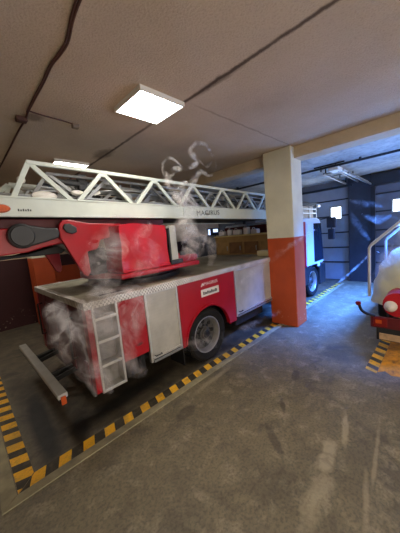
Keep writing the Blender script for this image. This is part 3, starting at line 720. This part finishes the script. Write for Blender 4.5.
bx('cab_rear_wall', (6.06, 6.10, YN+.05, YF-.05, .96, 2.24), 'dark_red', cab, .01)
bx('headlamp', (7.62, 7.78, YN-.03, YN+.02, .86, .97), 'white_plate', cab, .015)
bm = B(); tube(bm, [(8.0, YN, 2.24), (8.08, YN-.22, 2.28), (8.10, YN-.27, 2.15), (8.10, YN-.27, 1.75)], .016, 8); mr = obj('mirror_arm', bm, 'black', cab, smooth=True)
bx('mirror', (8.06, 8.16, YN-.40, YN-.14, 1.97, 2.28), 'black_plastic', cab, .03)
bx('mirror', (8.06, 8.16, YN-.36, YN-.17, 1.62, 1.94), 'black_plastic', cab, .03)
# rescue cage carried at the ladder tip
cg = bx('rescue_cage', (8.15, 9.35, 3.35, 4.40, 2.24, 2.29), 'steel', T, .01, label='grey rescue cage hanging at the ladder tip')
for y in (3.37, 4.38):
    for x in (8.17, 8.75, 9.33): bm = B(); bar(bm, (x, y, 2.28), (x, y, 2.78), .035, .035); obj('cage_post', bm, 'steel', cg)
    for z in (2.5, 2.64): bm = B(); bar(bm, (8.17, y, z), (9.33, y, z), .03, .03); obj('cage_rail', bm, 'steel', cg)
    bm = B(); bar(bm, (8.05, y, 2.80), (9.45, y, 2.80), .09, .10); obj('cage_top_rail', bm, 'black', cg, .01)
for x in (8.17, 9.40): bm = B(); bar(bm, (x, 3.37, 2.80), (x, 4.38, 2.80), .09, .09); obj('cage_top_rail', bm, 'black', cg, .01)
bx('cage_panel', (8.2, 9.1, 3.375, 3.395, 2.29, 2.74), 'box_grey', cg, .004)
bx('cage_lamp', (9.25, 9.5, 3.26, 3.34, 2.70, 2.79), 'white_plate', cg, .02)

# ------------------------------------------------------------------ far side of the hall, beyond the truck
DZ = 1.476
cb = thing('wooden_crate', (5.72, 3.95, DZ), 'long brown plywood crate standing across the truck deck behind the cab', 'crate')
bx('carcass', (5.52, 5.90, 2.84, 4.86, DZ, 1.98), 'wood', cb, .008)
bx('lid', (5.49, 5.93, 2.81, 4.89, 1.98, 2.015), 'wood_pale', cb, .006)
for k, y in enumerate((2.92, 3.42, 3.92, 4.36)):
    d = bx('door', (5.50, 5.52, y, y+.42, DZ+.04, 1.82), 'wood_dark' if k in (1, 2) else 'wood', cb, .006)
    bx('handle', (5.48, 5.50, y+.04, y+.06, 1.60, 1.72), 'steel', d, .004)
for k, (y, w, h) in enumerate(((4.62,.18,.13),(4.36,.12,.16),(4.06,.22,.14),(3.80,.13,.19),(3.50,.2,.12))):
    t = thing('canister', (5.70, y+w/2, 2.015), ['white canister at the far left end of the crate lid','narrow white canister second from the left on the crate','broad white canister in the middle of the crate lid','tallest white canister on the crate lid','low white canister nearest the column on the crate'][k], 'canister', 'white canisters on the plywood crate')
    bx('tank', (5.62, 5.78, y, y+w, 2.015, 2.015+h), 'canister', t, .022)
    bm = B(); lathe(bm, (5.70, y+w*.3, 2.015+h), [(.001,-.01),(.025,-.01),(.025,.03),(.001,.03)], 'z', 12); obj('cap', bm, 'navy', t)
    bm = B(); tube(bm, smooth_path([(5.70,y+w*.55,2.005+h),(5.70,y+w*.6,2.05+h),(5.70,y+w*.85,2.05+h),(5.70,y+w*.92,2.005+h)],4), .009, 8); obj('handle', bm, 'canister', t, smooth=True)
t = thing('cardboard_box', (5.34, 3.05, DZ), 'cream carton on the deck in front of the plywood crate', 'box')
bx('carton', (5.24, 5.46, 2.98, 3.30, DZ, DZ+.12), 'carton', t, .004)
bx('tape', (5.34, 5.36, 2.979, 3.301, DZ+.01, DZ+.1215), 'wood_pale', t, .001)
t = thing('warning_post', (5.30, 2.87, DZ), 'red and white banded post on the deck beside the column', 'post')
bm = B(); lathe(bm, (5.36,2.89,DZ), [(.001,0),(.07,0),(.07,.02),(.04,.03),(.001,.03)], 'z', 20); obj('base', bm, 'black', t, smooth=True)
for k in range(5):
    bm = B(); lathe(bm, (5.36,2.89,DZ), [(.001,.03+k*.098),(.045,.03+k*.098),(.045,.03+(k+1)*.098),(.001,.03+(k+1)*.098)], 'z', 20); obj('band', bm, 'red' if k % 2 == 0 else 'white_plate', t, smooth=True)
lk = thing('metal_locker', (6.3, 5.9, 0), 'blue grey metal locker beyond the truck, left of the plywood crate', 'locker')
bx('cabinet', (5.55, 6.45, 5.65, 6.15, 0, 2.05), 'locker', lk, .01)
for x in (5.58, 6.02):
    d = bx('door', (x, x+.41, 5.63, 5.65, .08, 2.0), 'locker', lk, .006)
    bx('handle', (x+.33, x+.36, 5.61, 5.63, 1.0, 1.2), 'dark_metal', d, .003)
    bm = B(); [box(bm, x+.1, x+.3, 5.622, 5.632, 1.7+i*.05, 1.715+i*.05) for i in range(5)]; obj('vent', bm, 'black', d)
rk = thing('wire_rack', (6.7, 6.0, 0), 'dark wire rack beside the blue grey locker', 'rack')
for x in (6.5, 6.86):
    for y in (5.7, 6.1):
        bm = B(); bar(bm, (x,y,0), (x,y,2.1), .03, .03); obj('post', bm, 'black', rk)
for z in (.4, .85, 1.3, 1.7, 2.05):
    bm = B()
    for i in range(6): bar(bm, (6.5, 5.7+.08*i, z), (6.86, 5.7+.08*i, z), .012, .012)
    bar(bm, (6.5,5.7,z), (6.5,6.1,z), .02, .02); bar(bm, (6.86,5.7,z), (6.86,6.1,z), .02, .02); obj('shelf', bm, 'black', rk)
bm = B()
t_ = .05; wx0, wx1, wz0, wz1 = 9.12, 9.88, 2.06, 2.34
box(bm, wx0-t_, wx1+t_, 8.44, 8.5, wz0-t_, wz0); box(bm, wx0-t_, wx1+t_, 8.44, 8.5, wz1, wz1+t_); box(bm, wx0-t_, wx0, 8.44, 8.5, wz0, wz1); box(bm, wx1, wx1+t_, 8.44, 8.5, wz0, wz1); box(bm, 9.30, 9.50, 8.45, 8.49, wz0, wz1); box(bm, 9.50, wx1, 8.45, 8.49, wz0, 2.18)
w3 = obj('window_3', bm, 'navy', None, .004, label='small blue lit window with navy frame on the far wall', cat='window', kind='structure')
bm = B(); box(bm, wx0, wx1, 8.47, 8.48, wz0, wz1); obj('pane', bm, 'screen', w3)
t = thing('tube_lamp', (7.4, 5.9, 2.6), 'white tube lamp hung beyond the truck behind the crate', 'lamp')
bx('housing', (6.9, 8.1, 5.84, 5.96, 2.60, 2.66), 'white_plate', t, .01)
bm = B(); tube(bm, [(6.93,5.9,2.585),(8.07,5.9,2.585)], .02, 10); obj('tube', bm, 'tube_light', t, smooth=True)
for x in (7.1, 7.9): bm = B(); tube(bm, [(x,5.9,2.66),(x,5.9,3.56)], .006, 6); obj('hanger', bm, 'dark_metal', t)

# ------------------------------------------------------------------ hall ceiling services
HZ = 3.56
bm = B(); tube(bm, [(7.02,-3.5,HZ-.06),(7.0,8.4,HZ-.06)], .028, 10)
for y in (-2,0,1.5,3,5,7): box(bm, 6.98,7.06, y-.02,y+.02, HZ-.06, HZ)
obj('ceiling_pipe', bm, 'pipe', None, smooth=True, label='dark pipe crossing the hall ceiling before the doors', cat='pipe')
bm = B(); tube(bm, [(9.7,2.3,3.30),(9.7,8.4,3.30)], .04, 10)
for y in (2.5,4.5,6.5,8): box(bm, 9.68,9.72, y-.02,y+.02, 3.30, HZ)
obj('ceiling_shaft', bm, 'pipe', None, smooth=True, label='dark spring shaft above the pale sectional door', cat='pipe')
op = thing('door_operator', (7.4, 2.2, HZ-.2), 'white ceiling mounted door operator with rails near the dark pier', 'door operator')
bx('motor_box', (7.05, 7.45, 1.98, 2.22, 3.40, 3.50), 'white_plate', op, .02)
bm = B()
for y in (2.05, 2.40): bar(bm, (7.3, y, 3.42), (9.62, y+.08, 3.36), .035, .05)
for x in (7.5, 8.1, 8.7): bar(bm, (x, 2.05, 3.44), (x, 2.45, 3.44), .03, .03)
obj('rail', bm, 'steel', op)
bm = B(); bar(bm, (7.4, 1.98, 3.42), (9.8, 1.90, 3.30), .07, .06); obj('drive_rail', bm, 'rail_white', op, .006)
for x in (7.1,7.45,8.7):
    for y in (2.05,2.40): bm = B(); bar(bm, (x,y,3.44), (x,y,HZ), .025, .025); obj('hanger', bm, 'dark_metal', op)
bm = B(); bar(bm, (6.9,1.8,HZ-.03), (6.9,2.5,HZ-.03), .03,.03); obj('cross_bar', bm, 'dark_metal', op)
for s, y in enumerate((1.95, -2.1)):
    bm = B(); bar(bm, (7.2, y-.15 if s == 0 else y, 3.30), (9.8, y-.15 if s == 0 else y, 3.22), .04, .05)
    obj('door_track', bm, 'steel', None, .004, label=['steel overhead track of the dark door, beside the pier','steel overhead track of the dark door, far right side'][s], cat='door track')

# ------------------------------------------------------------------ covered boat on its trailer
bt = thing('inflatable_boat', (6.5, 0, 0), 'red inflatable boat under a cream canvas cover on a trailer', 'boat')
bm = B(); secs = []
for i in range(22):
    f = i/21; x = 4.86+f*3.9
    g = min(1, math.sqrt(max(0, 1-(1-min(1, f/.18))**2)))          # rounded stern end
    bow = 1-.55*max(0, (f-.6)/.4)**2
    hw = (1.0*(.55+.45*g))*bow; top = .80+(.92*(.25+.75*g))*(1-.25*max(0,(f-.5)/.5)); zb = .63
    ring = []
    for k in range(33):
        a = PI*k/32; c, s = math.cos(a), math.sin(a)
        yy = hw*math.copysign(abs(c)**.75, c); zz = zb+(top-zb)*abs(s)**.95
        fold = .018*math.sin(k*1.9+i*.7)+.012*math.sin(k*.8-i*1.3)
        ring.append(bm.verts.new((x+.03*math.sin(k*1.3)*(1-g), yy*(1+fold), zz*(1+fold*.4) if s > .05 else zz+.03*math.sin(i*1.7))))
    secs.append(ring)
for a, b in zip(secs, secs[1:]):
    for k in range(32): bm.faces.new((a[k], a[k+1], b[k+1], b[k]))
    bm.faces.new((a[32], a[0], b[0], b[32]))
bm.faces.new(secs[0]); bm.faces.new(secs[-1][::-1])
obj('canvas_cover', bm, 'cover', bt, smooth=True)
def rtube(y):
    bm = B(); tube(bm, [(4.62,y,.78),(5.2,y,.80),(7.4,y*.9,.82),(8.6,y*.3,.92)], [.19,.19,.18,.12], 20); t = obj('air_tube', bm, 'rubber_red', bt, smooth=True)
    bm = B(); tube(bm, [(4.625,y+.085,.755),(4.58,y+.088,.755),(4.54,y+.09,.755),(4.51,y+.09,.755)], [.085,.08,.058,.02], 20)
    obj('tube_end_cone', bm, 'cone_white', bt, smooth=True, label='white cone end of the tube')
rtube(.52); rtube(-.52)
bm = B(); prism(bm, [(-.45,.62),(.45,.62),(.45,.98),(-.45,.98)], 4.84, 4.88, 'yz'); obj('transom', bm, 'dark_red', bt, .01)
tr = thing('boat_trailer', (6.5, 0, 0), 'low boat trailer with red light board beside the yellow floor', 'trailer')
bm = B()
for y in (-.7, .7): bar(bm, (4.7,y,.40), (8.9,y*.4,.40), .07, .10)
for x in (4.72, 5.8, 7.2): bar(bm, (x,-.75,.40), (x,.75,.40), .07, .09)
obj('frame', bm, 'dark_metal', tr, .006)
lb = bx('light_board', (4.58, 4.63, -.86, .86, .39, .575), 'dark_red', tr, .01, label='dark red light board')
for s in (-1, 1):
    bx('tail_lamp', (4.565, 4.58, .62*s+.02, .62*s+.20, .42, .56) if s > 0 else (4.565, 4.58, -.82, -.64, .42, .56), 'red_lens', lb, .008)
    bx('indicator', (4.56, 4.566, s*.75-.04, s*.75+.04, .47, .53), 'orange_lens', lb, .004)
bx('number_plate', (4.55, 4.575, -.12, .74, .22, .32), 'plate_beige', tr, .004)
bx('plate_bracket', (4.575, 4.66, -.15, .78, .20, .40), 'black', tr, .006)
for s in (-1, 1):
    bm = B(); tube(bm, smooth_path([(4.60,.80*s,.57),(4.60,.92*s,.60),(4.60,.99*s,.65),(4.60,1.02*s,.74)],5), .022, 10); a = obj('marker_arm', bm, 'black', tr, smooth=True)
    bm = B(); lathe(bm, (4.59,1.03*s,.76), [(.001,-.025),(.035,-.025),(.04,0),(.035,.025),(.001,.025)], 'x', 16); obj('marker_lamp', bm, 'red_lens', a, smooth=True)
for s in (-1, 1):
    c = (6.3, s*.92, .30); bm = B(); pr = [(.17,-.08),(.26,-.085),(.30,-.06),(.30,.06),(.26,.085),(.17,.08)]; lathe(bm, c, pr, 'y', 28); w = obj('wheel', bm, 'tyre', tr, smooth=True)
    bm = B(); lathe(bm, c, [(.03,-.07),(.16,-.06),(.175,-.07),(.175,.07),(.16,.06),(.03,.07)], 'y', 24); obj('rim', bm, 'rim', w, smooth=True)
bm = B(); bar(bm, (6.3,-.9,.30), (6.3,.9,.30), .06,.06); box(bm, 6.26,6.34,-.7,-.62,.30,.5); box(bm, 6.26,6.34,.62,.7,.30,.5); obj('axle', bm, 'dark_metal', tr)
bm = B(); bar(bm, (8.8,0,.4), (9.5,0,.38), .07,.07); tube(bm, [(9.1,.0,.0),(9.1,0,.5)], .035, 10); obj('drawbar', bm, 'dark_metal', tr)
for x in (5.1, 7.2): bx('bunk', (x, x+.15, -.7, .7, .45, .585), 'black', tr, .01)
# handrail arch over the boat
bm = B()
for x in (5.02, 6.6):
    tube(bm, [(x,.955,.78),(x,.955,1.62),(x,.93,1.67),(x,.50,2.07),(x,.42,2.10),(x,-.42,2.10),(x,-.50,2.07),(x,-.93,1.67),(x,-.955,1.62),(x,-.955,.78)], .024, 10)
for y, z in ((.62, 1.96), (-.62, 1.96)): tube(bm, [(5.02,y,z),(6.6,y,z)], .018, 8)
obj('tube_frame', bm, 'rail_white', bt, smooth=True, label='pale tubular frame')

# ------------------------------------------------------------------ smoke
def smoke_mat(name, dens, scale, sharp, base):
    """curling filaments: thin sheets where a warped noise crosses its middle value, thinned out by a broader noise"""
    t = NT(name); p = t.pos()
    w = t.noise(p, scale*.5, 3, .5); k = t.n('ShaderNodeVectorMath', operation='MULTIPLY_ADD')
    t.l(w.outputs['Color'], k.inputs[0]); k.inputs[1].default_value = (.55, .55, .55); t.l(p, k.inputs[2])
    n = t.noise(k.outputs[0], scale, 3, .55, .6).outputs[0]
    r = t.math('SUBTRACT', 1.0, t.math('MULTIPLY', t.math('ABSOLUTE', t.math('SUBTRACT', n, .5)), sharp), clamp=True)
    big = t.ramp(t.noise(p, scale*.4, 3, .5).outputs[0], .38, .62)
    d = t.math('MULTIPLY', t.math('MULTIPLY', t.math('ADD', t.math('MULTIPLY', r, r), base), big), dens)
    v = t.n('ShaderNodeVolumePrincipled'); v.inputs['Color'].default_value = (.96, .94, .92, 1)
    v.inputs['Anisotropy'].default_value = .1; t.l(d, v.inputs['Density']); t.l(v.outputs[0], t.out.inputs['Volume']); return t.m
SM = {}
for nm, de, sc, sh, ba in (('wisp', 30, 7, 9, .08), ('veil', 9, 4.5, 9, .05), ('thick', 6.6, 4.2, 9, .10), ('haze', 3.4, 4, 9, .04), ('far', 1.3, 5, 8, .08), ('streak', 4.5, 7, 9, .08)):
    SM[nm] = [smoke_mat('smoke_%s_%d' % (nm, k), de/2.2, sc, sh, ba) for k in range(4)]
from mathutils import noise as mnoise
def smoke(label, mat, strands):
    """strands: paths of points with a radius each; every strand is a set of shells inside one another, so that the smoke thins out towards its skin"""
    bm = B()
    for st in strands:
        P = smooth_path([q for q, r in st], 6); R = []
        for i in range(len(st)-1): R += [st[i][1]+(st[i+1][1]-st[i][1])*k/6 for k in range(6)]
        R.append(st[-1][1])
        for k, f in enumerate((1.0, .76, .52, .30)):
            n0 = len(bm.verts); nf = len(bm.faces); tube(bm, P, [r*f for r in R], 16); bm.verts.ensure_lookup_table(); bm.faces.ensure_lookup_table()
            for idx in range(n0, len(bm.verts)):
                v = bm.verts[idx]; ri = (idx-n0)//16; c = P[ri]; d = v.co-c
                a = mnoise.noise(v.co*5.5+Vector((k*3.1, 0, 0)))*.55 + mnoise.noise(v.co*13)*.28
                v.co = c+d*(1+a)
            for idx in range(nf, len(bm.faces)): bm.faces[idx].material_index = k
    o = obj('smoke', bm, SM[mat][0], None, label=label, cat='smoke', kind='stuff')
    for m in SM[mat][1:]: o.data.materials.append(m)
    return o
def S(Y, *a): return [(at(x, y, Y=Y+dy), r) for x, y, r, dy in [(*q, 0)[:4] for q in a]]
def SX(X, *a): return [(at(x, y, X=X), r) for x, y, r in a]
smoke('thin curl of white smoke twisting up under the ceiling above the ladder', 'wisp', [
    S(2.9, (184,206,.04),(172,192,.06),(168,180,.06),(176,170,.055),(188,168,.05),(197,162,.045),(190,151,.04),(197,143,.035),(207,146,.03),(212,158,.03),(207,167,.02),(199,160,.012)),
    S(2.9, (178,188,.03),(166,175,.035),(163,163,.03),(171,158,.025),(181,166,.015)),
    S(2.92, (186,200,.05),(192,184,.06),(200,172,.045),(210,176,.03),(216,168,.02),(214,156,.01))])
smoke('pale smoke column rising between the red console cover and the ladder lettering', 'veil', [
    S(2.74, (190,274,.06),(186,260,.14),(194,244,.19),(186,228,.20),(190,210,.17),(182,196,.14),(186,182,.06)),
    S(2.74, (210,266,.05),(212,246,.10),(204,230,.10),(208,214,.05))])
smoke('veil of smoke drifting up over the turntable and red console cover', 'haze', [
    S(2.66, (120,302,.06),(108,286,.16),(100,266,.2),(112,248,.2),(106,232,.14),(116,216,.06)),
    S(2.66, (152,290,.05),(140,274,.14),(150,258,.16),(138,240,.12),(150,224,.05))])
smoke('thick grey smoke around the access steps at the rear corner', 'thick', [
    S(2.5, (146,372,.05),(128,362,.14),(112,344,.23),(96,322,.22),(104,302,.17),(94,286,.08)),
    S(2.5, (140,344,.06),(130,322,.16),(138,304,.15),(124,286,.07)),
    S(2.54, (112,392,.04),(98,370,.14),(84,346,.17),(64,326,.13),(50,304,.06)),
    S(2.54, (96,396,.02),(84,370,.08),(68,352,.10),(56,334,.08),(46,312,.02))])
smoke('faint smoke trailing past the rear wheel towards the column', 'haze', [
    S(2.58, (150,362,.03),(180,346,.09),(214,340,.11),(250,326,.08),(290,306,.04)),
    S(2.0, (240,284,.03),(262,264,.08),(284,250,.07),(314,230,.03))])
smoke('slanting white smoke streak over the blue lit floor', 'streak', [
    S(1.9, (304,310,.015),(318,298,.03),(334,286,.035),(350,273,.035),(366,258,.045),(378,248,.015))])
smoke('white smoke curls hanging in front of the dark pier', 'far', [
    SX(7.0, (346,204,.03),(351,216,.09),(359,228,.10),(370,240,.03)),
    SX(7.0, (350,200,.03),(361,204,.10),(372,204,.09),(386,208,.03)),
    SX(7.0, (362,214,.03),(376,220,.10),(392,216,.05))])
smoke('smoke hanging over the cream boat cover', 'thick', [
    SX(4.6, (370,284,.02),(380,268,.08),(390,254,.13),(402,246,.17),(414,242,.1)),
    SX(4.6, (378,252,.03),(390,240,.10),(406,232,.14))])
# ------------------------------------------------------------------ light
def area(name, loc, target, sx, sy, power, rgb, spread=180):
    ld = bpy.data.lights.new(name, 'AREA'); ld.shape = 'RECTANGLE'; ld.size = sx; ld.size_y = sy; ld.energy = power; ld.spread = math.radians(spread); ld.color = lin(rgb)[:3]
    o = bpy.data.objects.new(name, ld); COL.objects.link(o); o.location = loc
    o.rotation_euler = (Vector(target)-Vector(loc)).to_track_quat('-Z', 'Y').to_euler(); return o
area('ceiling_fill', (1.2, -4.3, 1.1), (2.6, 1.5, 3.6), 5.0, 1.8, 245, (255, 242, 226))  # added warm fill that lifts the ceiling; no gate stands here
area('hall_daylight', (7.2, .0, 3.38), (7.1, 1.6, 0), 2.8, .8, 720, (66, 128, 255), 80)
area('hall_ceiling_fill', (8.4, -4.3, 1.0), (7.2, 2.0, 3.5), 2.6, 1.6, 260, (214, 226, 255))  # added cool uplight brightening the hall ceiling; the wall here is closed
area('door_daylight', (9.9, 3.6, 2.5), (6.5, 4.0, 1.6), 2.6, .9, 40, (200, 220, 255))
wd = bpy.data.worlds.new('world'); SC.world = wd; wd.use_nodes = True
wd.node_tree.nodes['Background'].inputs[0].default_value = (.6, .7, .9, 1); wd.node_tree.nodes['Background'].inputs[1].default_value = .05

SC.view_settings.view_transform = 'Standard'; SC.view_settings.look = 'None'; SC.view_settings.exposure = 0.0; SC.view_settings.gamma = 1.0
SC.view_settings.use_curve_mapping = False
SC.cycles.use_denoising = True
SC.cycles.volume_bounces = 3; SC.cycles.max_bounces = 8; SC.cycles.diffuse_bounces = 5
